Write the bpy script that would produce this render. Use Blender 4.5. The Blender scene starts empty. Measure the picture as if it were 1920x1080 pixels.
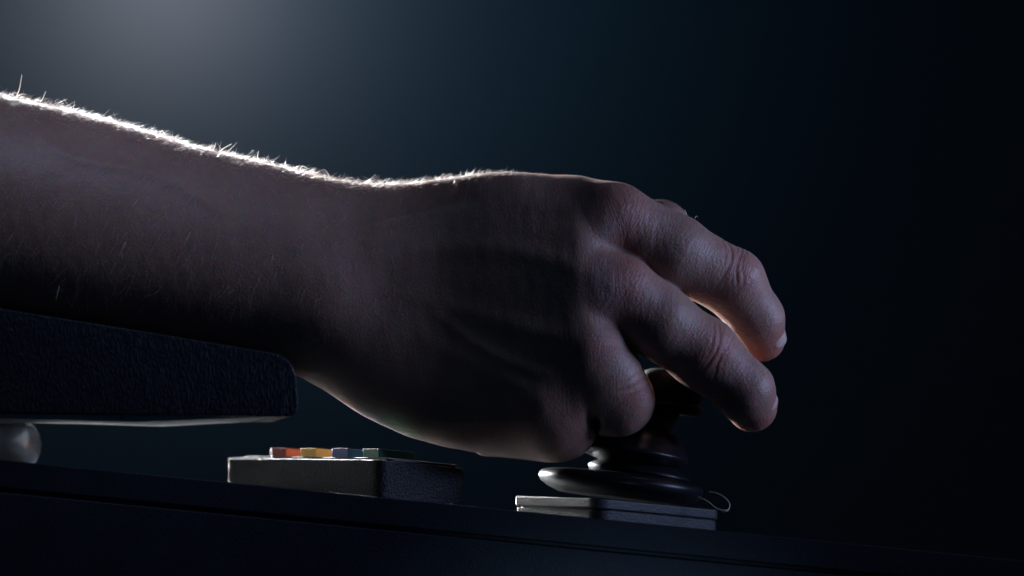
import bpy, bmesh, math, random
import numpy as np
from mathutils import Vector, Matrix
C = bpy.context.scene.collection
random.seed(7); rng = np.random.default_rng(7)
R = math.radians

# ------------------------------------------------------------------ scale
S = 0.00016            # metres per photo pixel in the plane of the hand
LENS = 100.0
DP = LENS / 36.0 * 1920.0      # camera distance in the same pixel unit
HZ = 900.0                     # the camera's own height in that unit

def W(px, py, y=0.0):
    """a point of the place, depth y (same unit) behind the hand's plane, in metres"""
    k = (DP + y) / DP
    return Vector(((px - 960) * k * S, y * S, (HZ - py) * k * S))

# ------------------------------------------------------------------ camera
cam = bpy.data.cameras.new('camera'); co = bpy.data.objects.new('camera', cam); C.objects.link(co)
co.location = (0, -DP * S, 0); co.rotation_euler = (R(90), 0, 0)
cam.lens = LENS; cam.sensor_width = 36; cam.shift_y = (HZ - 540) / 1920.0
cam.clip_start = 0.01; cam.clip_end = 50
cam.dof.use_dof = True; cam.dof.focus_distance = DP * S - 0.008; cam.dof.aperture_fstop = 6.3
sc = bpy.context.scene; sc.camera = co
# ------------------------------------------------------------------ world and lamps
w = bpy.data.worlds.new('World'); sc.world = w; w.use_nodes = True
w.node_tree.nodes['Background'].inputs[0].default_value = (0.12, 0.40, 0.86, 1)
w.node_tree.nodes['Background'].inputs[1].default_value = 0.020
sc.view_settings.view_transform = 'Standard'; sc.view_settings.look = 'None'
sc.view_settings.exposure = 0; sc.view_settings.gamma = 1
sc.render.engine = 'CYCLES'
try:
    sc.cycles.use_denoising = True
    sc.cycles.max_bounces = 8; sc.cycles.sample_clamp_indirect = 4
except Exception: pass

def lamp(name, loc, target, size, power, col, size_y=None, spread=180):
    l = bpy.data.lights.new(name, 'AREA'); l.energy = power; l.color = col
    l.shape = 'RECTANGLE' if size_y else 'DISK'; l.size = size
    if size_y: l.size_y = size_y
    l.spread = R(spread)
    o = bpy.data.objects.new(name, l); C.objects.link(o); o.location = loc
    o.rotation_euler = (Vector(target) - Vector(loc)).to_track_quat('-Z', 'Y').to_euler()
    return o
lamp('rim_lamp', (-0.32, 0.78, 0.42), (-0.085, 0, 0.10), 0.12, 0.72, (0.96, 0.97, 1.0), spread=15)
lamp('back_lamp', (-0.26, 0.38, 0.045), (-0.02, 0, 0.0), 0.07, 1.55, (0.95, 0.97, 1.0), spread=60)
lamp('fill_lamp', (-0.14, -0.145, 0.27), (-0.12, 0, 0.086), 0.08, 0.0145, (0.50, 0.63, 1.0), spread=52)
lamp('side_lamp', (0.39, -0.062, 0.125), (0.065, 0, 0.065), 0.16, 0.082, (0.42, 0.55, 1.0), spread=38)
lamp('low_front_lamp', (0.07, -0.26, -0.085), (0.03, -0.035, -0.088), 0.06, 0.019, (0.45, 0.65, 1.0), spread=36)
lamp('left_lamp', (-0.28, -0.008, 0.0185), (0.0, -0.008, 0.003), 0.05, 0.007, (0.95, 0.97, 1.0), size_y=0.006, spread=60)
lamp('wall_lamp', (-0.265, 1.163, 0.392), (-0.265, 1.3, 0.392), 0.05, 0.44, (0.90, 0.91, 1.0))
lamp('wall_tint_fill', (-0.22, 1.00, 0.42), (-0.22, 1.3, 0.42), 0.10, 0.60, (0.0, 0.46, 1.0))  # added fill with no source of its own: tints the wall glow's falloff blue

# ------------------------------------------------------------------ materials
def new_mat(name):
    m = bpy.data.materials.new(name); m.use_nodes = True
    nt = m.node_tree; b = nt.nodes['Principled BSDF']
    return m, nt, b
def N(nt, t, **kw):
    n = nt.nodes.new(t)
    for k, v in kw.items():
        if k in n.inputs: n.inputs[k].default_value = v
        else: setattr(n, k, v)
    return n
def L(nt, a, b): nt.links.new(a, b)
def obj_coord(nt, scale=(1, 1, 1)):
    tc = N(nt, 'ShaderNodeTexCoord'); mp = N(nt, 'ShaderNodeMapping'); mp.inputs['Scale'].default_value = scale
    L(nt, tc.outputs['Object'], mp.inputs['Vector']); return mp.outputs['Vector']

def plastic(name, col, rough=0.5, grain=6000, bump=0.15, var=0.3, spec=0.5, coat=0.0):
    m, nt, b = new_mat(name)
    v = obj_coord(nt)
    n = N(nt, 'ShaderNodeTexNoise', Scale=grain, Detail=3.0); L(nt, v, n.inputs['Vector'])
    n2 = N(nt, 'ShaderNodeTexNoise', Scale=90.0, Detail=4.0); L(nt, v, n2.inputs['Vector'])
    mx = N(nt, 'ShaderNodeMix', data_type='RGBA')
    mx.inputs['A'].default_value = (*[c * (1 - var) for c in col], 1)
    mx.inputs['B'].default_value = (*[min(1, c * (1 + var)) for c in col], 1)
    L(nt, n2.outputs['Fac'], mx.inputs['Factor']); L(nt, mx.outputs['Result'], b.inputs['Base Color'])
    mr = N(nt, 'ShaderNodeMapRange'); mr.inputs['To Min'].default_value = rough - .1; mr.inputs['To Max'].default_value = rough + .12
    L(nt, n2.outputs['Fac'], mr.inputs['Value']); L(nt, mr.outputs['Result'], b.inputs['Roughness'])
    bp = N(nt, 'ShaderNodeBump', Strength=bump, Distance=0.0004); L(nt, n.outputs['Fac'], bp.inputs['Height'])
    L(nt, bp.outputs['Normal'], b.inputs['Normal'])
    b.inputs['Specular IOR Level'].default_value = spec
    b.inputs['Coat Weight'].default_value = coat
    return m
M_console = plastic('console_plastic', (0.018, 0.024, 0.032), 0.5, 2000, 0.6, 0.3, .3)
M_housing = plastic('housing_plastic', (0.010, 0.012, 0.0125), 0.45, 1500, 1.0, .3, .18)
M_plate = plastic('face_plate_plastic', (0.03, 0.032, 0.035), 0.4, 3000, 0.1)
M_base = plastic('base_plastic', (0.030, 0.033, 0.034), 0.42, 1800, 0.5, .3, .25)
M_rubber = plastic('black_rubber', (0.007, 0.0075, 0.009), 0.34, 1800, 0.12, .3, .24)
M_knob = plastic('knob_plastic', (0.004, 0.0042, 0.005), 0.6, 2500, 0.15, .3, .06)
M_board = plastic('grey_board', (0.36, 0.36, 0.36), 0.7, 1500, 0.4, 0.35)
M_screw = plastic('dark_screw', (0.03, 0.03, 0.03), 0.4)
M_red = plastic('red_plastic', (0.30, 0.026, 0.012), 0.4, 3000, 0.08, 0.1)
M_yellow = plastic('yellow_plastic', (0.78, 0.50, 0.05), 0.4, 3000, 0.08, 0.1)
M_blue = plastic('blue_plastic', (0.015, 0.06, 0.28), 0.4, 3000, 0.08, 0.1)
M_green = plastic('green_plastic', (0.010, 0.13, 0.052), 0.4, 3000, 0.08, 0.1)
M_wall = plastic('wall_paint', (0.06, 0.06, 0.06), 0.9, 900, 0.05, 0.06, 0.05)
m, nt, b = new_mat('polished_metal'); M_metal = m
b.inputs['Base Color'].default_value = (0.62, 0.68, 0.78, 1); b.inputs['Metallic'].default_value = .55
n = N(nt, 'ShaderNodeTexNoise', Scale=200.0); L(nt, obj_coord(nt, (1, 1, 30)), n.inputs['Vector'])
mr = N(nt, 'ShaderNodeMapRange'); mr.inputs['To Min'].default_value = .22; mr.inputs['To Max'].default_value = .38
L(nt, n.outputs['Fac'], mr.inputs['Value']); L(nt, mr.outputs['Result'], b.inputs['Roughness'])

m, nt, b = new_mat('black_leather'); M_leather = m
b.inputs['Base Color'].default_value = (0.012, 0.016, 0.022, 1)
v = obj_coord(nt, (1.0, 1.0, 0.42))
wn = N(nt, 'ShaderNodeTexNoise', Scale=260.0, Detail=3.0); L(nt, v, wn.inputs['Vector'])
ad = N(nt, 'ShaderNodeMix', data_type='RGBA', blend_type='ADD'); ad.inputs['Factor'].default_value = 0.0028
L(nt, v, ad.inputs['A']); L(nt, wn.outputs['Color'], ad.inputs['B'])
vo = N(nt, 'ShaderNodeTexVoronoi', feature='DISTANCE_TO_EDGE', Scale=900.0); L(nt, ad.outputs['Result'], vo.inputs['Vector'])
rp = N(nt, 'ShaderNodeMapRange'); rp.inputs['From Max'].default_value = .30; L(nt, vo.outputs['Distance'], rp.inputs['Value'])
n3 = N(nt, 'ShaderNodeTexNoise', Scale=2600.0, Detail=2.0); L(nt, v, n3.inputs['Vector'])
ma = N(nt, 'ShaderNodeMath', operation='MULTIPLY_ADD'); ma.inputs[1].default_value = .25
L(nt, n3.outputs['Fac'], ma.inputs[0]); L(nt, rp.outputs['Result'], ma.inputs[2])
bp = N(nt, 'ShaderNodeBump', Strength=0.52, Distance=0.0004); L(nt, ma.outputs[0], bp.inputs['Height']); L(nt, bp.outputs['Normal'], b.inputs['Normal'])
b.inputs['Roughness'].default_value = .48; b.inputs['Specular IOR Level'].default_value = .26

# skin
m, nt, b = new_mat('skin'); M_skin = m
v = obj_coord(nt)
at = N(nt, 'ShaderNodeAttribute', attribute_name='flow')      # along / across coordinates laid out with the bones
red = N(nt, 'ShaderNodeAttribute', attribute_name='redness')
lin = N(nt, 'ShaderNodeAttribute', attribute_name='lines')
n1 = N(nt, 'ShaderNodeTexNoise', Scale=55.0, Detail=5.0, Roughness=.6); L(nt, v, n1.inputs['Vector'])
n2 = N(nt, 'ShaderNodeTexNoise', Scale=420.0, Detail=4.0, Roughness=.65); L(nt, v, n2.inputs['Vector'])
mx = N(nt, 'ShaderNodeMix', data_type='RGBA'); mx.inputs['A'].default_value = (0.29, 0.155, 0.115, 1); mx.inputs['B'].default_value = (0.49, 0.31, 0.245, 1)
L(nt, n1.outputs['Fac'], mx.inputs['Factor'])
mx2 = N(nt, 'ShaderNodeMix', data_type='RGBA'); mx2.inputs['B'].default_value = (0.44, 0.15, 0.115, 1)
L(nt, red.outputs['Fac'], mx2.inputs['Factor']); L(nt, mx.outputs['Result'], mx2.inputs['A'])
mx3 = N(nt, 'ShaderNodeMix', data_type='RGBA', blend_type='MULTIPLY'); mx3.inputs['Factor'].default_value = .5
L(nt, mx2.outputs['Result'], mx3.inputs['A']); L(nt, n2.outputs['Color'], mx3.inputs['B'])
L(nt, mx3.outputs['Result'], b.inputs['Base Color'])
b.inputs['Subsurface Weight'].default_value = .55
b.inputs['Subsurface Radius'].default_value = (1.0, .32, .16); b.inputs['Subsurface Scale'].default_value = .006
b.inputs['Roughness'].default_value = .5; b.inputs['Specular IOR Level'].default_value = .42
# fine skin lines: cells stretched across the limb, plus pores
mp = N(nt, 'ShaderNodeMapping'); mp.inputs['Scale'].default_value = (0.17, 0.045, 1); L(nt, at.outputs['Vector'], mp.inputs['Vector'])
nw = N(nt, 'ShaderNodeTexNoise', Scale=1.1, Detail=2.0); L(nt, mp.outputs['Vector'], nw.inputs['Vector'])
aw = N(nt, 'ShaderNodeMix', data_type='RGBA', blend_type='ADD'); aw.inputs['Factor'].default_value = 0.9
L(nt, mp.outputs['Vector'], aw.inputs['A']); L(nt, nw.outputs['Color'], aw.inputs['B'])
nl = N(nt, 'ShaderNodeTexNoise', Scale=1.5, Detail=4.0, Roughness=.6); L(nt, aw.outputs['Result'], nl.inputs['Vector'])
vo = N(nt, 'ShaderNodeTexVoronoi', feature='DISTANCE_TO_EDGE', Scale=900.0); L(nt, v, vo.inputs['Vector'])
mul = N(nt, 'ShaderNodeMath', operation='MULTIPLY'); L(nt, nl.outputs['Fac'], mul.inputs[0]); L(nt, lin.outputs['Fac'], mul.inputs[1])
ma = N(nt, 'ShaderNodeMath', operation='MULTIPLY_ADD'); ma.inputs[1].default_value = .22; L(nt, vo.outputs['Distance'], ma.inputs[0]); L(nt, mul.outputs[0], ma.inputs[2])
mb = N(nt, 'ShaderNodeMath', operation='MULTIPLY_ADD'); mb.inputs[1].default_value = .25; L(nt, n2.outputs['Fac'], mb.inputs[0]); L(nt, ma.outputs[0], mb.inputs[2])
bp = N(nt, 'ShaderNodeBump', Strength=.7, Distance=0.0007); L(nt, mb.outputs[0], bp.inputs['Height']); L(nt, bp.outputs['Normal'], b.inputs['Normal'])

m, nt, b = new_mat('nail'); M_nail = m
n = N(nt, 'ShaderNodeTexNoise', Scale=300.0); L(nt, obj_coord(nt), n.inputs['Vector'])
mx = N(nt, 'ShaderNodeMix', data_type='RGBA'); mx.inputs['A'].default_value = (0.50, 0.31, 0.27, 1); mx.inputs['B'].default_value = (0.60, 0.42, 0.36, 1)
L(nt, n.outputs['Fac'], mx.inputs['Factor']); L(nt, mx.outputs['Result'], b.inputs['Base Color'])
b.inputs['Subsurface Weight'].default_value = .4; b.inputs['Subsurface Radius'].default_value = (1, .5, .3); b.inputs['Subsurface Scale'].default_value = .001
b.inputs['Roughness'].default_value = .25

m, nt, b = new_mat('fair_hair'); M_hair = m
b.inputs['Base Color'].default_value = (0.70, 0.63, 0.56, 1); b.inputs['Roughness'].default_value = .35
tr = N(nt, 'ShaderNodeBsdfTranslucent'); tr.inputs[0].default_value = (0.88, 0.83, 0.78, 1)
ms = N(nt, 'ShaderNodeMixShader'); ms.inputs[0].default_value = .45
L(nt, b.outputs[0], ms.inputs[1]); L(nt, tr.outputs[0], ms.inputs[2]); L(nt, ms.outputs[0], nt.nodes['Material Output'].inputs[0])
m, nt, b = new_mat('pale_thread'); M_thread = m
b.inputs['Base Color'].default_value = (0.62, 0.55, 0.42, 1); b.inputs['Roughness'].default_value = .4
n = N(nt, 'ShaderNodeTexNoise', Scale=900.0); L(nt, obj_coord(nt), n.inputs['Vector'])
bp = N(nt, 'ShaderNodeBump', Strength=.2, Distance=.0002); L(nt, n.outputs['Fac'], bp.inputs['Height']); L(nt, bp.outputs['Normal'], b.inputs['Normal'])

# ------------------------------------------------------------------ helpers
def link(name, me, mat, parent=None, smooth=False):
    if mat: me.materials.append(mat)
    if smooth:
        me.polygons.foreach_set('use_smooth', np.ones(len(me.polygons), bool))
    o = bpy.data.objects.new(name, me); C.objects.link(o)
    if parent: o.parent = parent; o.matrix_parent_inverse = parent.matrix_world.inverted()
    return o
def empty(name, loc):
    o = bpy.data.objects.new(name, None); C.objects.link(o); o.location = loc; o.empty_display_size = .01
    o.matrix_world = Matrix.Translation(loc)
    return o
def tag(o, label, cat, group=None):
    o['label'] = label; o['category'] = cat
    if group: o['group'] = group
def mesh_from(name, verts, faces):
    me = bpy.data.meshes.new(name); me.from_pydata([tuple(v) for v in verts], [], faces); me.update()
    bm = bmesh.new(); bm.from_mesh(me); bmesh.ops.recalc_face_normals(bm, faces=bm.faces); bm.to_mesh(me); bm.free()
    return me
def bevel(o, width, seg=3, angle=30):
    md = o.modifiers.new('bevel', 'BEVEL'); md.width = width; md.segments = seg; md.limit_method = 'ANGLE'; md.angle_limit = R(angle)
    md.harden_normals = False
    return o
def rounded_poly(pts, radii, seg=8):
    """rounds the corners of a plan outline"""
    out = []; n = len(pts)
    for i in range(n):
        p = np.array(pts[i], float); a = np.array(pts[i - 1], float); c = np.array(pts[(i + 1) % n], float)
        r = radii[i]
        if r <= 0: out.append(p); continue
        da = (a - p) / np.linalg.norm(a - p); dc = (c - p) / np.linalg.norm(c - p)
        ang = math.acos(np.clip(da @ dc, -1, 1)); t = r / math.tan(ang / 2)
        p0 = p + da * t; p1 = p + dc * t
        for k in range(seg + 1):
            f = k / seg
            out.append((1 - f) ** 2 * p0 + 2 * f * (1 - f) * p + f * f * p1)
    return out
def prism(name, foot, ztop, zbot, mat, parent, bw=0.0, seg=3):
    """foot: (x,y) outline in pixel units; ztop/zbot: functions of x,y (pixel units, up)"""
    n = len(foot)
    vs = [(x * S, y * S, zbot(x, y) * S) for x, y in foot] + [(x * S, y * S, ztop(x, y) * S) for x, y in foot]
    fs = [list(range(n))[::-1], list(range(n, 2 * n))] + [[i, (i + 1) % n, n + (i + 1) % n, n + i] for i in range(n)]
    o = link(name, mesh_from(name, vs, fs), mat, parent)
    if bw: bevel(o, bw * S, seg)
    return o
def loft(name, rings, mat, parent, close=True):
    """rings: lists of equal-length loops of 3D points"""
    n = len(rings[0]); vs = [p for r in rings for p in r]; fs = []
    for i in range(len(rings) - 1):
        for j in range(n):
            fs.append([i * n + j, i * n + (j + 1) % n, (i + 1) * n + (j + 1) % n, (i + 1) * n + j])
    if close:
        fs.append(list(range(n))); fs.append([(len(rings) - 1) * n + j for j in range(n)])
    return link(name, mesh_from(name, vs, fs), mat, parent, True)

# ------------------------------------------------------------------ setting
me = mesh_from('back_wall', [(-6, 1.3, -2), (6, 1.3, -2), (6, 1.3, 4), (-6, 1.3, 4), (-6, 1.4, -2), (6, 1.4, -2), (6, 1.4, 4), (-6, 1.4, 4)],
               [[0, 1, 2, 3], [4, 5, 6, 7], [0, 1, 5, 4], [2, 3, 7, 6], [0, 3, 7, 4], [1, 2, 6, 5]])
o = link('wall', me, M_wall); o['kind'] = 'structure'

# ------------------------------------------------------------------ console (the dark slab everything stands on)
SL = 0.0985
YF = -200.0
def edge_z(x, d=0.0):           # height of the console's top at x (pixel units, up), front edge seen along the photo's line
    return (HZ - 862) - SL * (x + 960) * 1.0 + 0.0 - d
kf = (DP + YF) / DP
def con_z(x, y=YF): return ((HZ - 862) * kf - SL * (x + 960 * kf)) - .05 * (y - YF)
con = empty('console', W(900, 1000, 0))
tag(con, 'dark sloping plastic console slab under the joystick and the button box', 'console')
def con_bar(name, prof, x0, x1, mat, bw):
    rings = []
    for x in np.linspace(x0, x1, 2):
        rings.append([(x * S, y * S, (con_z(x, y if y > YF else YF) - d) * S) for y, d in prof])
    n = len(prof); vs = rings[0] + rings[1]
    fs = [list(range(n)), [n + i for i in range(n)]] + [[i, (i + 1) % n, n + (i + 1) % n, n + i] for i in range(n)]
    o = link(name, mesh_from(name, vs, fs), mat, con); bevel(o, bw * S, 4); return o
con_bar('top_slab', [(YF, 0), (YF, 50), (500, 50), (500, 0)], -1345, 2200, M_console, 2.5)
con_bar('shadow_gap', [(YF + 9, 50.5), (YF + 9, 58), (490, 58), (490, 50.5)], -1343, 2190, M_console, 0.5)
con_bar('lower_body', [(YF - 4, 58.5), (YF - 8, 240), (YF - 8, 1200), (480, 1200), (480, 58.5)], -1345, 2200, M_console, 2.5)

# ------------------------------------------------------------------ boxes standing on it
TH = R(52); LX, LY = math.cos(TH), -math.sin(TH); RX, RY = math.sin(TH), math.cos(TH)
AL, BE = -0.0697, -0.0388
class Frame:
    def __init__(s, px, py, y):
        k = (DP + y) / DP; s.x = (px - 960) * k; s.y = y; s.z = (HZ - py) * k
    def xy(s, u, v): return (s.x - LX * u + RX * v, s.y - LY * u + RY * v)
    def top(s, h): return lambda x, y: s.z + AL * (x - s.x) + BE * (y - s.y) + h
    def u_at(s, px, v):     # along the left face, where its edge shows at px
        q = (px - 960) / DP; return (s.x + RX * v - q * (DP + s.y + RY * v)) / (LX + q * -LY)
    def v_at(s, px, u):
        q = (px - 960) / DP; return (q * (DP + s.y - LY * u) - s.x + LX * u) / (RX - q * RY)
    def quad(s, u0, u1, v0, v1): return [s.xy(u0, v0), s.xy(u0, v1), s.xy(u1, v1), s.xy(u1, v0)]
F = Frame(708, 862, -120)
bb = empty('button_box', (F.x * S, (F.y + 150) * S, con_z(F.x) * S))
tag(bb, 'grey plastic button box with four coloured push buttons on the console', 'button box')
UB, VB = F.u_at(428, 0), F.v_at(876, 0)
prism('housing', rounded_poly(F.quad(0, UB, 0, VB), [26, 20, 12, 3]), F.top(0), lambda x, y: con_z(x, y) - 1, M_housing, bb, 2.5)
prism('face_plate', rounded_poly(F.quad(12, UB - 10, 32, VB - 14), [14, 6, 8, 6]), F.top(6.5), F.top(.3), M_plate, bb, 2.0)
for i, (nm, mt) in enumerate([('green', M_green), ('blue', M_blue), ('yellow', M_yellow), ('red', M_red)]):
    v0 = 40; u0 = F.u_at((710, 652, 592, 536)[i], v0); u1 = F.u_at((680, 622, 563, 507)[i], v0)
    o = prism('button', rounded_poly(F.quad(u0, u1, v0, v0 + 84), [2, 2, 2, 2], 3), F.top(23.5), F.top(6.8), mt, bb, 1.4)
    o['label'] = nm + ' push button'

B = Frame(1122, 934, -130)
js = empty('joystick', (B.x * S, 58 * S, con_z(B.x) * S))
tag(js, 'black rubber booted joystick on a grey base plate, gripped by the hand', 'joystick')
UJ, VJ = B.u_at(966, 0), B.v_at(1352, 0)
prism('base_plate', rounded_poly(B.quad(0, UJ, 0, VJ), [30, 20, 14, 4]), B.top(0), B.top(-19), M_base, js, 3)
prism('base_foot', rounded_poly(B.quad(2, UJ - 2, 2, VJ - 2), [30, 20, 14, 4]), B.top(-21.5), lambda x, y: con_z(x, y) - 1, M_base, js, 1.5)
prism('seam', rounded_poly(B.quad(5, UJ - 5, 5, VJ - 5), [28, 14, 14, 14]), B.top(-18.5), B.top(-22), M_rubber, js)

YJ = 58.0
def ring(px, py, r, tilt, n=56, y=YJ, asp=1.0):
    c = W(px, py, y); out = []
    for i in range(n):
        a = 2 * math.pi * i / n
        dx = r * math.cos(a); dy = r * asp * math.sin(a)
        out.append((c.x + dx * S, c.y + dy * S, c.z + (-tilt * dx - 0.03 * dy) * S))
    return out
loft('flange', [ring(1165, 934, 120, .12), ring(1165, 926, 140, .12), ring(1164, 917, 152, .12), ring(1164, 908, 156, .12), ring(1165, 901, 154, .12),
                ring(1166, 896, 148, .12), ring(1168, 893, 138, .12), ring(1172, 891, 118, .12), ring(1178, 890, 98, .12), ring(1180, 889, 80, .12)], M_rubber, js)
def fold(sts): return loft('boot_fold', [ring(*a) for a in sts], M_rubber, js)
fold([(1188, 897, 78, .14), (1196, 893, 92, .16), (1199, 889, 97, .17), (1199, 885, 97, .17), (1198, 880, 90, .17), (1200, 872, 74, .18), (1202, 864, 64, .18), (1203, 860, 56, .18)])
fold([(1192, 872, 66, .16), (1186, 862, 92, .16), (1181, 854, 107, .17), (1180, 848, 112, .17), (1181, 843, 110, .17), (1186, 836, 98, .18), (1192, 827, 92, .2), (1202, 815, 76, .24), (1212, 803, 58, .28)])
loft('stem', [ring(1208, 812, 44, .3), ring(1220, 795, 40, .32), ring(1236, 772, 36, .36), ring(1244, 752, 35, .36)], M_knob, js)
loft('collar', [ring(1258, 775, 50, .1), ring(1259, 771, 58, .1), ring(1260, 763, 60, .1), ring(1260, 757, 58, .1), ring(1260, 754, 40, .1)], M_knob, js)
loft('knob', [ring(1255, 753, 54, .12), ring(1259, 744, 62, .12), ring(1262, 730, 66, .12), ring(1264, 712, 66, .12), ring(1266, 702, 60, .12), ring(1267, 696, 46, .12), ring(1267, 693, 26, .12), ring(1267, 692, 8, .12)], M_knob, js)

# thin loose thread
def tube(name, pts, rad, mat, parent=None, n=8):
    pts = [Vector(p) for p in pts]; rings = []
    for i, p in enumerate(pts):
        t = (pts[min(i + 1, len(pts) - 1)] - pts[max(i - 1, 0)]).normalized()
        a = t.cross(Vector((0, 1, .2))).normalized(); b2 = t.cross(a)
        r = rad[i] if hasattr(rad, '__len__') else rad
        rings.append([p + (a * math.cos(k * 2 * math.pi / n) + b2 * math.sin(k * 2 * math.pi / n)) * r for k in range(n)])
    return loft(name, rings, mat, parent)
def spline(pts, m=12):
    pts = [np.array(p, float) for p in pts]; out = []
    P = [2 * pts[0] - pts[1]] + pts + [2 * pts[-1] - pts[-2]]
    for i in range(1, len(P) - 2):
        for k in range(m):
            t = k / m
            out.append(.5 * (2 * P[i] + (P[i + 1] - P[i - 1]) * t + (2 * P[i - 1] - 5 * P[i] + 4 * P[i + 1] - P[i + 2]) * t * t + (3 * P[i] - P[i - 1] - 3 * P[i + 1] + P[i + 2]) * t ** 3))
    out.append(pts[-1]); return out
th = spline([(1298, 930, 20), (1322, 937, -5), (1342, 952, -18), (1357, 958, -25), (1366, 955, -25), (1368, 945, -18), (1360, 934, -8), (1345, 925, 5), (1330, 922, 14)])
o = tube('thread', [W(*p) for p in th], [S * (1.0 + 1.4 * math.exp(-((i - 38) / 7) ** 2)) for i in range(len(th))], M_thread)
tag(o, 'thin pale thread curled in a loop beside the joystick base', 'thread')

# ------------------------------------------------------------------ armrest
ar = empty('armrest', W(100, 790, 0))
tag(ar, 'black grained leather armrest pad under the forearm, rounded at its end', 'armrest')
def side_prism(name, prof, y0, y1, mat, bw, seg=6):
    n = len(prof)
    vs = []
    for y in (y0, y1):
        k = (DP + y0) / DP
        vs += [((px - 960 - (75 if y > 0 and px > 350 else 0)) * k * S, y * S, (HZ - py) * k * S) for px, py in prof]
    fs = [list(range(n)), list(range(n, 2 * n))] + [[i, (i + 1) % n, n + (i + 1) % n, n + i] for i in range(n)]
    o = link(name, mesh_from(name, vs, fs), mat, ar, True)
    bevel(o, bw * S, seg, 40); return o
prof = rounded_poly([(-240, 552), (-100, 564), (0, 578), (300, 626), (552, 668), (562, 782), (-240, 772)], [20, 300, 300, 300, 58, 24, 20], 10)
pad = side_prism('pad', prof, -240, 235, M_leather, 34, 8)
side_prism('base_board', [(-235, 773), (-235, 790), (0, 784), (130, 787), (250, 791), (470, 783), (500, 782.5)], -228, 200, M_board, 1.5, 2)
for px, py in ((52, 772.5), (228, 784), (376, 780)):
    c = W(px, py, -229); rr = 3.0 * S
    loft('screw', [[(c.x + r_ * math.cos(a) * rr * 1.5, c.y + dy * S, c.z + r_ * math.sin(a) * rr * .7) for a in np.linspace(0, 2 * math.pi, 12, endpoint=False)] for r_, dy in ((1, 2), (1, -1), (.8, -1.6), (.3, -1.6))], M_screw, ar)
pr = []
for py, r_ in ((786, 50), (790, 58), (800, 69), (815, 78), (832, 82), (850, 80), (866, 72), (880, 60), (900, 56)):
    c = W(-2, py, 230); pr.append([(c.x + r_ * S * math.cos(a), c.y + r_ * S * math.sin(a), c.z) for a in np.linspace(0, 2 * math.pi, 48, endpoint=False)])
loft('support_post', pr, M_metal, ar)

# ------------------------------------------------------------------ the arm and hand: one skin drawn over bones
def V3(px, py, y):
    k = (DP + y) / DP
    return np.array([960 + (px - 960) * k, y, -(HZ + (py - HZ) * k)], np.float32)
def smin(a, b, k):
    h = np.clip(.5 + .5 * (b - a) / k, 0, 1); return b + (a - b) * h - k * h * (1 - h)
def smax(a, b, k): return -smin(-a, -b, k)
def cone(P, a, b, ra, rb):
    ba = b - a; t = np.clip(((P - a) @ ba) / (ba @ ba), 0, 1)
    d = np.linalg.norm(P - a - t[:, None] * ba, axis=1)
    return d - (ra + (rb - ra) * t), t
# outline of forearm and palm: px, top, bottom, middle depth, half depth in front, half depth behind
ST = np.array([
 (-620, 90, 560, 20, 215, 220), (-400, 110, 568, 15, 215, 220), (-150, 150, 585, 8, 208, 210), (0, 180, 600, 5, 200, 200), (100, 203, 616, 2, 190, 195), (200, 230, 632, 0, 180, 185),
 (300, 260, 648, 0, 170, 175), (400, 287, 665, 0, 160, 168), (500, 312, 684, 0, 150, 160), (560, 327, 700, 0, 143, 155), (620, 341, 732, 2, 136, 152),
 (680, 351, 772, 5, 130, 150), (760, 352, 811, 10, 130, 150), (830, 343, 830, 12, 132, 150), (900, 331, 842, 14, 146, 145),
 (960, 327, 850, 16, 160, 135), (1020, 330, 852, 18, 172, 125), (1080, 334, 838, 20, 184, 115), (1160, 340, 800, 22, 186, 105)], np.float32)
xs_d = np.arange(-640, 1180, 4.0)
def smooth_tab(col):
    v = np.interp(xs_d, ST[:, 0], ST[:, col]); k = np.hanning(17); k /= k.sum()
    return np.convolve(np.pad(v, 8, mode='edge'), k, 'valid')
TAB = [smooth_tab(i) for i in range(1, 6)]
FING = dict(
 index=[(1085, 416, -20, 72), (1150, 418, -60, 72), (1262, 474, -48, 69), (1371, 529, -14, 62), (1417, 598, 22, 52), (1429, 635, 48, 43)],
 middle=[(1050, 540, -70, 74), (1150, 545, -92, 72), (1238, 605, -86, 66), (1320, 663, -58, 66), (1394, 731, -48, 55), (1410, 763, -26, 46)],
 ring=[(1030, 650, -66, 70), (1108, 654, -90, 68), (1140, 705, -84, 62), (1160, 751, -48, 64), (1160, 770, 30, 52), (1156, 762, 95, 46)],
 pinky=[(960, 750, -30, 66), (1016, 758, -58, 64), (1036, 784, -46, 59), (1050, 799, -10, 57), (1030, 803, 60, 46), (915, 820, 118, 35)],
 thumb=[(700, 520, 70, 80), (900, 470, 110, 78), (1020, 460, 140, 68), (1140, 450, 150, 62), (1238, 434, 150, 60)])
TEND = [[(800, 400, -118, 17), (960, 372, -112, 15), (1120, 395, -98, 15)],
        [(780, 470, -130, 18), (960, 470, -126, 15), (1130, 520, -128, 16)],
        [(790, 560, -128, 18), (960, 610, -122, 15), (1095, 645, -122, 16)],
        [(800, 640, -112, 16), (930, 700, -104, 13), (1010, 750, -92, 14)]]
VEIN = [[(820, 590, -128, 12), (900, 650, -124, 12), (985, 690, -108, 11), (1040, 700, -110, 10)],
        [(560, 470, -150, 11), (700, 420, -126, 11), (860, 380, -108, 10)],
        [(60, 250, -160, 14), (150, 300, -178, 13), (300, 330, -166, 12), (420, 400, -160, 11)]]
def chain(P, pts, kk):
    f = None
    for (a, b) in zip(pts[:-1], pts[1:]):
        d, _ = cone(P, V3(*a[:3]), V3(*b[:3]), a[3], b[3])
        f = d if f is None else smin(f, d, kk)
    return f
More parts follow.
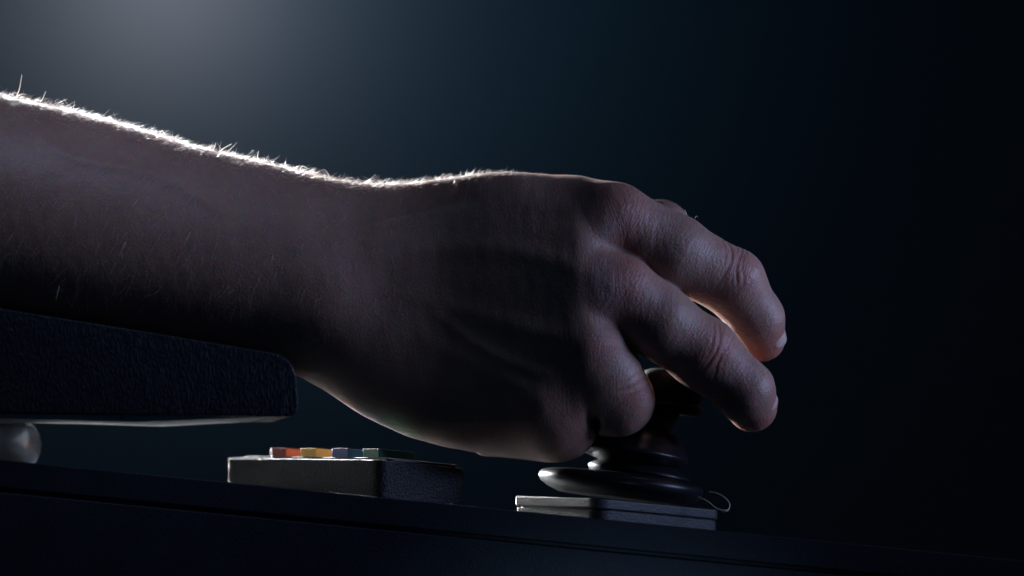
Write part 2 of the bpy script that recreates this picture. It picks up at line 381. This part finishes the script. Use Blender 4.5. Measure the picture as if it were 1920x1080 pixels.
def palm(P):
    x = P[:, 0]; cl = np.clip(x, -630, 1170)
    top, bot, yc, rf, rb = [np.interp(cl, xs_d, t) for t in TAB]
    zc = -(top + bot) / 2; rz = (bot - top) / 2
    dz = np.abs(P[:, 2] - zc); dy = P[:, 1] - yc
    # the back of the hand leans: the thumb side lies a little further away
    lean = np.clip((x - 620) / 300, 0, 1)
    ry = np.where(dy < 0, rf, rb)
    n = 2.0 + .35 * lean
    q = ((dz / rz) ** n + (np.abs(dy) / ry) ** n) ** (1 / n)
    f = (q - 1) * np.minimum(rz, ry)
    f = smax(f, x - 1128, 60)
    return smax(f, -590 - x, 60)
def field(P):
    P = P.astype(np.float32)
    pm = palm(P)
    out = None
    for nm, pts in FING.items():
        f = smin(pm, chain(P, pts, 16), 62 if nm == 'thumb' else 44)
        out = f if out is None else smin(out, f, 7)
    # the gap between the curled ring and little finger
    out = smax(out, -chain(P, [(1100, 764, -150, 6), (1113, 788, -110, 10), (1124, 806, 0, 12), (1124, 815, 60, 10)], 6), 12)
    # ball of the wrist bone
    d = np.linalg.norm((P - V3(600, 560, -110)) / np.array([1.5, .8, 1.2], np.float32), axis=1) - 36
    return smin(out, d, 60)
H = 5.0; HC = 20.0
lo = np.array([-660, -260, -900.]); hi = np.array([1510, 260, -60.])
nc = ((hi - lo) / HC).astype(int) + 1
gc = [lo[i] + HC * np.arange(nc[i]) for i in range(3)]
PC = np.stack(np.meshgrid(*gc, indexing='ij'), -1).reshape(-1, 3)
fc = field(PC).reshape(nc)
r_ = int(HC / H)
nf = (nc - 1) * r_ + 1
up = fc
for ax in range(3):
    a0 = np.take(up, np.arange(up.shape[ax] - 1), ax); a1 = np.take(up, np.arange(1, up.shape[ax]), ax)
    parts = [a0 + (a1 - a0) * (k / r_) for k in range(r_)]
    st = np.stack(parts, ax + 1); sh = list(a0.shape); sh[ax] *= r_
    st = st.reshape(sh); up = np.concatenate([st, np.take(up, [up.shape[ax] - 1], ax)], ax)
G = up.astype(np.float32)
band = np.argwhere(np.abs(G) < 26)
for i0 in range(0, len(band), 400000):
    bb_ = band[i0:i0 + 400000]
    G[bb_[:, 0], bb_[:, 1], bb_[:, 2]] = field(lo + bb_ * H)
def surface_nets(G):
    ins = G < 0
    c = [ins[i:i + G.shape[0] - 1, j:j + G.shape[1] - 1, k:k + G.shape[2] - 1] for i in (0, 1) for j in (0, 1) for k in (0, 1)]
    s = sum(a.astype(np.int8) for a in c); act = np.argwhere((s > 0) & (s < 8))
    idx = -np.ones(s.shape, np.int64); idx[act[:, 0], act[:, 1], act[:, 2]] = np.arange(len(act))
    acc = np.zeros((len(act), 3)); cnt = np.zeros(len(act))
    cor = np.array([(i, j, k) for i in (0, 1) for j in (0, 1) for k in (0, 1)])
    for a in range(8):
        for b_ in range(a + 1, 8):
            if np.abs(cor[a] - cor[b_]).sum() != 1: continue
            va = G[tuple((act + cor[a]).T)]; vb = G[tuple((act + cor[b_]).T)]
            m = (va < 0) != (vb < 0); t = np.where(m, va / np.where(va == vb, 1, va - vb), 0)
            acc += np.where(m[:, None], cor[a] + t[:, None] * (cor[b_] - cor[a]), 0); cnt += m
    V = act + acc / cnt[:, None]; Q = []
    for ax in range(3):
        u, v_ = (ax + 1) % 3, (ax + 2) % 3
        s0 = [slice(None)] * 3; s1 = [slice(None)] * 3; s0[ax] = slice(0, -1); s1[ax] = slice(1, None)
        e = np.argwhere(ins[tuple(s0)] != ins[tuple(s1)])
        ok = (e[:, u] > 0) & (e[:, v_] > 0) & (e[:, u] < G.shape[u] - 1) & (e[:, v_] < G.shape[v_] - 1); e = e[ok]
        du = np.zeros(3, int); du[u] = 1; dv = np.zeros(3, int); dv[v_] = 1
        q = np.stack([idx[tuple((e - du - dv).T)], idx[tuple((e - dv).T)], idx[tuple(e.T)], idx[tuple((e - du).T)]], 1)
        fl = ~ins[tuple(e.T)]; q[fl] = q[fl][:, ::-1]; Q.append(q)
    return V, np.concatenate(Q)
V, Q = surface_nets(G)
V = lo + V * H
def grad(P, e=2.0):
    g = np.stack([field(P + np.eye(3)[i] * e) - field(P - np.eye(3)[i] * e) for i in range(3)], 1) / (2 * e)
    return g
def project(V, it=2):
    for _ in range(it):
        g = grad(V); V = V - (field(V) / np.maximum((g * g).sum(1), .05))[:, None] * g
    return V
V = project(V)
# one smooth subdivision of the quads
me = bpy.data.meshes.new('person'); me.from_pydata(V.tolist(), [], Q.tolist()); me.update()
o = bpy.data.objects.new('tmp', me); C.objects.link(o)
md = o.modifiers.new('s', 'SUBSURF'); md.levels = 1
me2 = bpy.data.meshes.new_from_object(o.evaluated_get(bpy.context.evaluated_depsgraph_get()))
bpy.data.objects.remove(o); bpy.data.meshes.remove(me); me2.name = 'person'
V = np.empty(len(me2.vertices) * 3); me2.vertices.foreach_get('co', V); V = V.reshape(-1, 3)
V = project(V, 1)
g = grad(V); NRM = g / np.linalg.norm(g, axis=1)[:, None]
# flow coordinates and masks
wsum = np.zeros(len(V)); along = np.zeros(len(V)); across = np.zeros(len(V))
best = np.full(len(V), 1e9); fin = np.full(len(V), -1); s_al = np.zeros(len(V))
pm = palm(V.astype(np.float32))
wp = np.exp(-np.maximum(pm, 0) / 10); wsum += wp; along += wp * V[:, 0]; across += wp * V[:, 2]
KN = {}
for fi, (nm, pts) in enumerate(FING.items()):
    if nm == 'thumb': continue
    s0 = pts[0][0]; 
    for j, (a, b_) in enumerate(zip(pts[:-1], pts[1:])):
        A = V3(*a[:3]); Bv = V3(*b_[:3]); ln = np.linalg.norm(Bv - A)
        d, t = cone(V.astype(np.float32), A, Bv, a[3], b_[3])
        tt = ((V - A) @ (Bv - A)) / ln
        ww = np.exp(-np.maximum(d, 0) / 5) * (1.0 if j > 0 else .3)
        dirn = (Bv - A) / ln; side = np.cross(dirn, [0, 1, 0]); side = side / np.linalg.norm(side)
        wsum += ww; along += ww * (s0 + np.clip(tt, -5, ln + 5)); across += ww * ((V - A) @ side)
        s0 += ln
along /= wsum; across /= wsum
xx, yy, zz = V[:, 0], V[:, 1], -V[:, 2]
def blob(px, py, y, r): return np.exp(-(((V - V3(px, py, y)) ** 2).sum(1)) / (r * r))
knuck = blob(1165, 400, -100, 55) + blob(1165, 530, -130, 55) + blob(1115, 650, -130, 50) + blob(1040, 770, -90, 50)
pip = 1.0 * blob(1395, 500, -80, 50) + blob(1345, 650, -125, 50) + .7 * blob(1185, 735, -110, 45) + .6 * blob(1070, 800, -60, 40)
tips = blob(1440, 655, 20, 55) + blob(1430, 790, -20, 50) + blob(930, 830, 110, 50)
redness = np.clip(.8 * knuck + .7 * pip + .8 * tips, 0, .95)
fmask = np.clip((xx - 1090) / 90, 0, 1)
lines = .16 + .5 * np.clip(knuck + .7 * fmask, 0, 1)
lines += .5 * np.clip(pip, 0, 1)
# creases over the joints as real relief, across the finger
rr = np.random.default_rng(3)
def wob(a, f, ph): return np.sin(a * f + ph)
disp = np.zeros(len(V))
def crease(center, nrm_dir, axis, offs, wid, length, depth):
    """furrows across a joint: center on the skin, axis along the finger"""
    c = V3(*center); ax_ = np.array(axis, float); ax_ /= np.linalg.norm(ax_)
    sd = np.cross(ax_, nrm_dir); sd = sd / np.linalg.norm(sd)
    d = V - c; u = d @ ax_; v_ = d @ sd; far = np.exp(-(((d ** 2).sum(1)) / (length * 1.25) ** 2) ** 2)
    out = np.zeros(len(V))
    for k, of in enumerate(offs):
        bend = of * 1.0 + 4 * np.sin(v_ * .05 + k) + .0035 * v_ * v_ * np.sign(of + .01) * .8
        out -= depth[k % len(depth)] * np.exp(-((u - bend) / wid) ** 2) * far
    return out
disp += crease((1376, 482, -66), (.3, -.8, .5), (1, .1, -.22), (-20, -9, 2, 10, 20), 3.0, 46, (.9, 1.8, 1.1, 2.0, .9))
disp += crease((1350, 652, -120), (.3, -.9, .4), (.92, 0, -.38), (-18, -8, 1, 9, 19), 3.2, 42, (.9, 1.9, 1.0, 2.0, .9))
disp += crease((1190, 725, -112), (.5, -.85, 0), (.5, 0, -.86), (-16, -4, 9), 4.0, 40, (1.2, 1.6, 1.2))
# loose skin folds behind the knuckles
for (c, ax_, n_, L_) in (((1190, 415, -118), (1, 0, -.12), 11, 62), ((1180, 560, -155), (.95, 0, -.3), 10, 58), ((1130, 655, -130), (.7, 0, -.7), 6, 48)):
    offs = np.linspace(-46, 56, n_) + rr.uniform(-3, 3, n_)
    disp += crease(c, (0, -1, .1), ax_, offs, 2.8, L_, tuple(rr.uniform(.15, .42, 5)))
# tendons and veins under the skin of the back
def ridge(path, wid, amp):
    best_ = np.full(len(V), 1e9); ends = np.zeros(len(V))
    pp = np.array([[V3(a[0], a[1], -130)[0], V3(a[0], a[1], -130)[2]] for a in spline([(p_[0], p_[1], 0) for p_ in path], 8)])
    Q2 = V[:, [0, 2]]
    for i_ in range(len(pp) - 1):
        ab = pp[i_ + 1] - pp[i_]; t_ = np.clip(((Q2 - pp[i_]) @ ab) / (ab @ ab), 0, 1)
        d_ = np.linalg.norm(Q2 - pp[i_] - t_[:, None] * ab, axis=1); s_ = (i_ + t_) / (len(pp) - 1)
        c_ = d_ < best_; best_ = np.where(c_, d_, best_); ends = np.where(c_, s_, ends)
    return amp * np.exp(-(best_ / wid) ** 2) * np.clip(-NRM[:, 1], 0, 1) * np.sin(np.pi * np.clip(ends * .9 + .05, 0, 1)) ** .6
for t in TEND: disp += ridge(t, 20, 3.6)
for t in VEIN: disp += ridge(t, 12, 3.6)
# knuckle heads, the hollows between them, thicker finger joints
disp += 7 * blob(1170, 395, -100, 42) + 7 * blob(1180, 535, -130, 42) + 8 * blob(1120, 640, -125, 40) + 6 * blob(1045, 760, -85, 40)
disp -= 4 * blob(1165, 470, -110, 36) + 9 * blob(1120, 592, -125, 34) + 8 * blob(1070, 705, -115, 36)
disp += 2 * blob(1400, 490, -75, 46) + 4 * blob(1345, 645, -120, 42) + 4 * blob(1195, 730, -105, 36)
# soft unevenness
def vnoise(P, f, seed):
    r0 = np.random.default_rng(seed); out = 0
    for i in range(6):
        k = r0.normal(size=3) * f; out = out + np.sin(P @ k + r0.uniform(0, 6.28))
    return out / 6
disp += 3.0 * vnoise(V, .018, 1) + 1.0 * vnoise(V, .05, 2) + .35 * vnoise(V, .11, 4)
V2 = V + NRM * disp[:, None]
def to_m(P): return np.stack([(P[:, 0] - 960) * S, P[:, 1] * S, (HZ + P[:, 2]) * S], 1)
me2.vertices.foreach_set('co', to_m(V2).ravel()); me2.update()
for nm, arr, typ in (('redness', redness, 'FLOAT'), ('lines', lines, 'FLOAT')):
    a = me2.attributes.new(nm, typ, 'POINT'); a.data.foreach_set('value', arr.astype(np.float32))
a = me2.attributes.new('flow', 'FLOAT_VECTOR', 'POINT')
a.data.foreach_set('vector', np.stack([along, across, np.zeros(len(V))], 1).astype(np.float32).ravel())
person = link('person', me2, M_skin, None, True)
tag(person, 'bare right forearm resting on the armrest, hand bent over the joystick with fingers curled', 'person')

# nails
def nail(tip, dip, dorsal, rad, length, half, sink=0.0):
    t = V3(*tip); d0 = V3(*dip); ax_ = t - d0; ax_ /= np.linalg.norm(ax_)
    dn = np.array([dorsal[0], dorsal[1], -dorsal[2]], float); dn -= ax_ * (dn @ ax_); dn /= np.linalg.norm(dn); sd = np.cross(ax_, dn)
    vs = []; nu, nv = 12, 10
    for lay in (0, 1):
        for j in range(nv + 1):
            f = j / nv; z = -length * .55 + length * f
            hw = half * (1 - .25 * (1 - f) ** 2) * (1 if f < .8 else math.sqrt(max(.05, 1 - ((f - .8) / .24) ** 2)))
            for i in range(nu + 1):
                a_ = (i / nu * 2 - 1) * hw
                r2 = rad + 1.5 - sink - 4.5 * (f - .5) ** 2 - 5 * (abs(a_) / half) ** 4 - lay * 3.0 - (5 * (1 - f * 5) if f < .2 else 0)
                vs.append(t + ax_ * z + r2 * (dn * math.cos(a_) + sd * math.sin(a_)))
    n1 = nu + 1; off = n1 * (nv + 1); fs = []
    for j in range(nv):
        for i in range(nu):
            q = [j * n1 + i, j * n1 + i + 1, (j + 1) * n1 + i + 1, (j + 1) * n1 + i]
            fs.append(q); fs.append([k + off for k in q[::-1]])
    bd = [i for i in range(nu)] + [j * n1 + nu for j in range(nv)] + [nv * n1 + nu - i for i in range(nu)] + [(nv - j) * n1 for j in range(nv)]
    for i in range(len(bd)):
        a_, b_ = bd[i], bd[(i + 1) % len(bd)]; fs.append([b_, a_, a_ + off, b_ + off])
    return link('fingernail', mesh_from('fingernail', to_m(np.array(vs)), fs), M_nail, person, True)
nail((1404, 752, -34), (1392, 733, -48), (.92, -.34, -.42), 48.5, 52, .95, -.4)
nail((1426, 627, 41), (1417, 598, 22), (.97, -.26, -.10), 44.5, 50, .95, -.4)

# hairs
def hairs(name, pick_w, count, len_rng, rad, lift, seed):
    r0 = np.random.default_rng(seed); p = pick_w / pick_w.sum()
    ids = r0.choice(len(V2), count, p=p)
    root = V2[ids] + r0.normal(0, 2.0, (count, 3)); nn = NRM[ids]
    root -= nn * ((root - V2[ids]) * nn).sum(1)[:, None]
    flow = np.stack([.55 + .25 * r0.normal(size=count), .25 * r0.normal(size=count) - .35 * np.clip(nn[:, 2], 0, 1), -.75 + .3 * r0.normal(size=count)], 1)
    flow[:, 0] = np.where(nn[:, 2] < .55, -.35 + .25 * r0.normal(size=count), r0.normal(.35, .5, count))
    flow -= nn * (flow * nn).sum(1)[:, None]; flow /= np.linalg.norm(flow, axis=1)[:, None] + 1e-6
    d = nn * (lift * r0.uniform(.4, 1.6, count))[:, None] + flow; d /= np.linalg.norm(d, axis=1)[:, None]
    curl = flow * r0.uniform(.1, .9, count)[:, None] - nn * r0.uniform(.0, .55, count)[:, None] + r0.normal(0, .3, (count, 3))
    ln = r0.uniform(*len_rng, count) * np.where(r0.random(count) < .12, 1.5, 1)
    ln = ln * np.clip((1180 - root[:, 0]) / 420, .3, 1)
    segs = 4; pts = []
    pcur = root - nn * 1.0; dcur = d
    for k in range(segs + 1):
        pts.append(pcur); pcur = pcur + dcur * (ln / segs)[:, None]
        dcur = dcur + curl * .28; dcur /= np.linalg.norm(dcur, axis=1)[:, None]
    sd = np.cross(d, nn + r0.normal(0, .3, (count, 3))); sd /= np.linalg.norm(sd, axis=1)[:, None]; s2 = np.cross(sd, d)
    vs = np.zeros((count, segs + 1, 3, 3))
    for k in range(segs + 1):
        rk = rad * (1 - .8 * k / segs)
        for j in range(3):
            a_ = 2 * math.pi * j / 3
            vs[:, k, j] = pts[k] + (sd * math.cos(a_) + s2 * math.sin(a_)) * rk
    base = (np.arange(count) * (segs + 1) * 3)[:, None]
    q = []
    for k in range(segs):
        for j in range(3):
            q.append(np.stack([base[:, 0] + k * 3 + j, base[:, 0] + k * 3 + (j + 1) % 3, base[:, 0] + (k + 1) * 3 + (j + 1) % 3, base[:, 0] + (k + 1) * 3 + j], 1))
    me = bpy.data.meshes.new(name); me.from_pydata(to_m(vs.reshape(-1, 3)).tolist(), [], np.concatenate(q).tolist()); me.update()
    o = link(name, me, M_hair, person, True); o['kind'] = 'stuff'; return o
vis = (xx > -150) & (yy < 90)
topw = np.clip((NRM[:, 2] - .72) / .2, 0, 1) * vis * np.clip((1120 - xx) / 420, 0, 1)
frontw = vis * np.clip((900 - xx) / 300, 0, 1) * np.clip((.9 - NRM[:, 2]), 0, 1) * (NRM[:, 1] < .1) * np.clip((640 - zz) / 120, 0, 1)
hairs('arm_hair', topw, 7500, (4, 23), .31, .8, 11)
hairs('fine_hair', frontw, 1500, (8, 36), .24, .12, 12)
hairs('long_hair', topw * (1 + 1.5 * (xx < 150)) + .08 * frontw, 40, (18, 40), .6, .8, 13)
# the few hairs long enough to tell apart on the outline
tv = []; tf = []
for path, rad in (([(28, 186), (36, 168), (41, 140)], 1.4), ([(66, 196), (78, 188), (86, 171)], 1.2), ([(30, 184), (38, 177), (50, 177)], 1.0), ([(196, 232), (206, 222), (204, 218)], 1.0),
                  ([(295, 262), (302, 246), (310, 252)], 1.0), ([(408, 288), (418, 279), (434, 270)], 1.1), ([(398, 284), (403, 274), (404, 268)], .9), ([(484, 303), (483, 292), (485, 283)], .9),
                  ([(560, 326), (566, 312), (576, 315)], 1.0), ([(122, 210), (126, 204), (129, 203)], .9), ([(614, 340), (617, 330), (609, 318)], .7), ([(897, 331), (897, 325), (898, 319)], .8), ([(1287, 402), (1286, 397), (1284, 392)], .7), ([(1303, 409), (1306, 405), (1310, 408)], .6)):
    pts = [np.array(W(x, y, 8.0)) for x, y, _ in spline([(a, b_, 0) for a, b_ in path], 5)]
    for k, p in enumerate(pts):
        d_ = pts[min(k + 1, len(pts) - 1)] - pts[max(k - 1, 0)]; d_ /= np.linalg.norm(d_)
        a_ = np.cross(d_, [0, 1, 0]); a_ /= np.linalg.norm(a_); b_ = np.array([0, 1.0, 0]); r_ = rad * S * (1 - .75 * k / (len(pts) - 1))
        n0 = len(tv)
        for q_ in range(4): tv.append(p + (a_ * math.cos(q_ * math.pi / 2) + b_ * math.sin(q_ * math.pi / 2)) * r_)
        if k:
            for q_ in range(4): tf.append([n0 - 4 + q_, n0 - 4 + (q_ + 1) % 4, n0 + (q_ + 1) % 4, n0 + q_])
o = link('stray_hair', mesh_from('stray_hair', tv, tf), M_hair, person, True); o['kind'] = 'stuff'
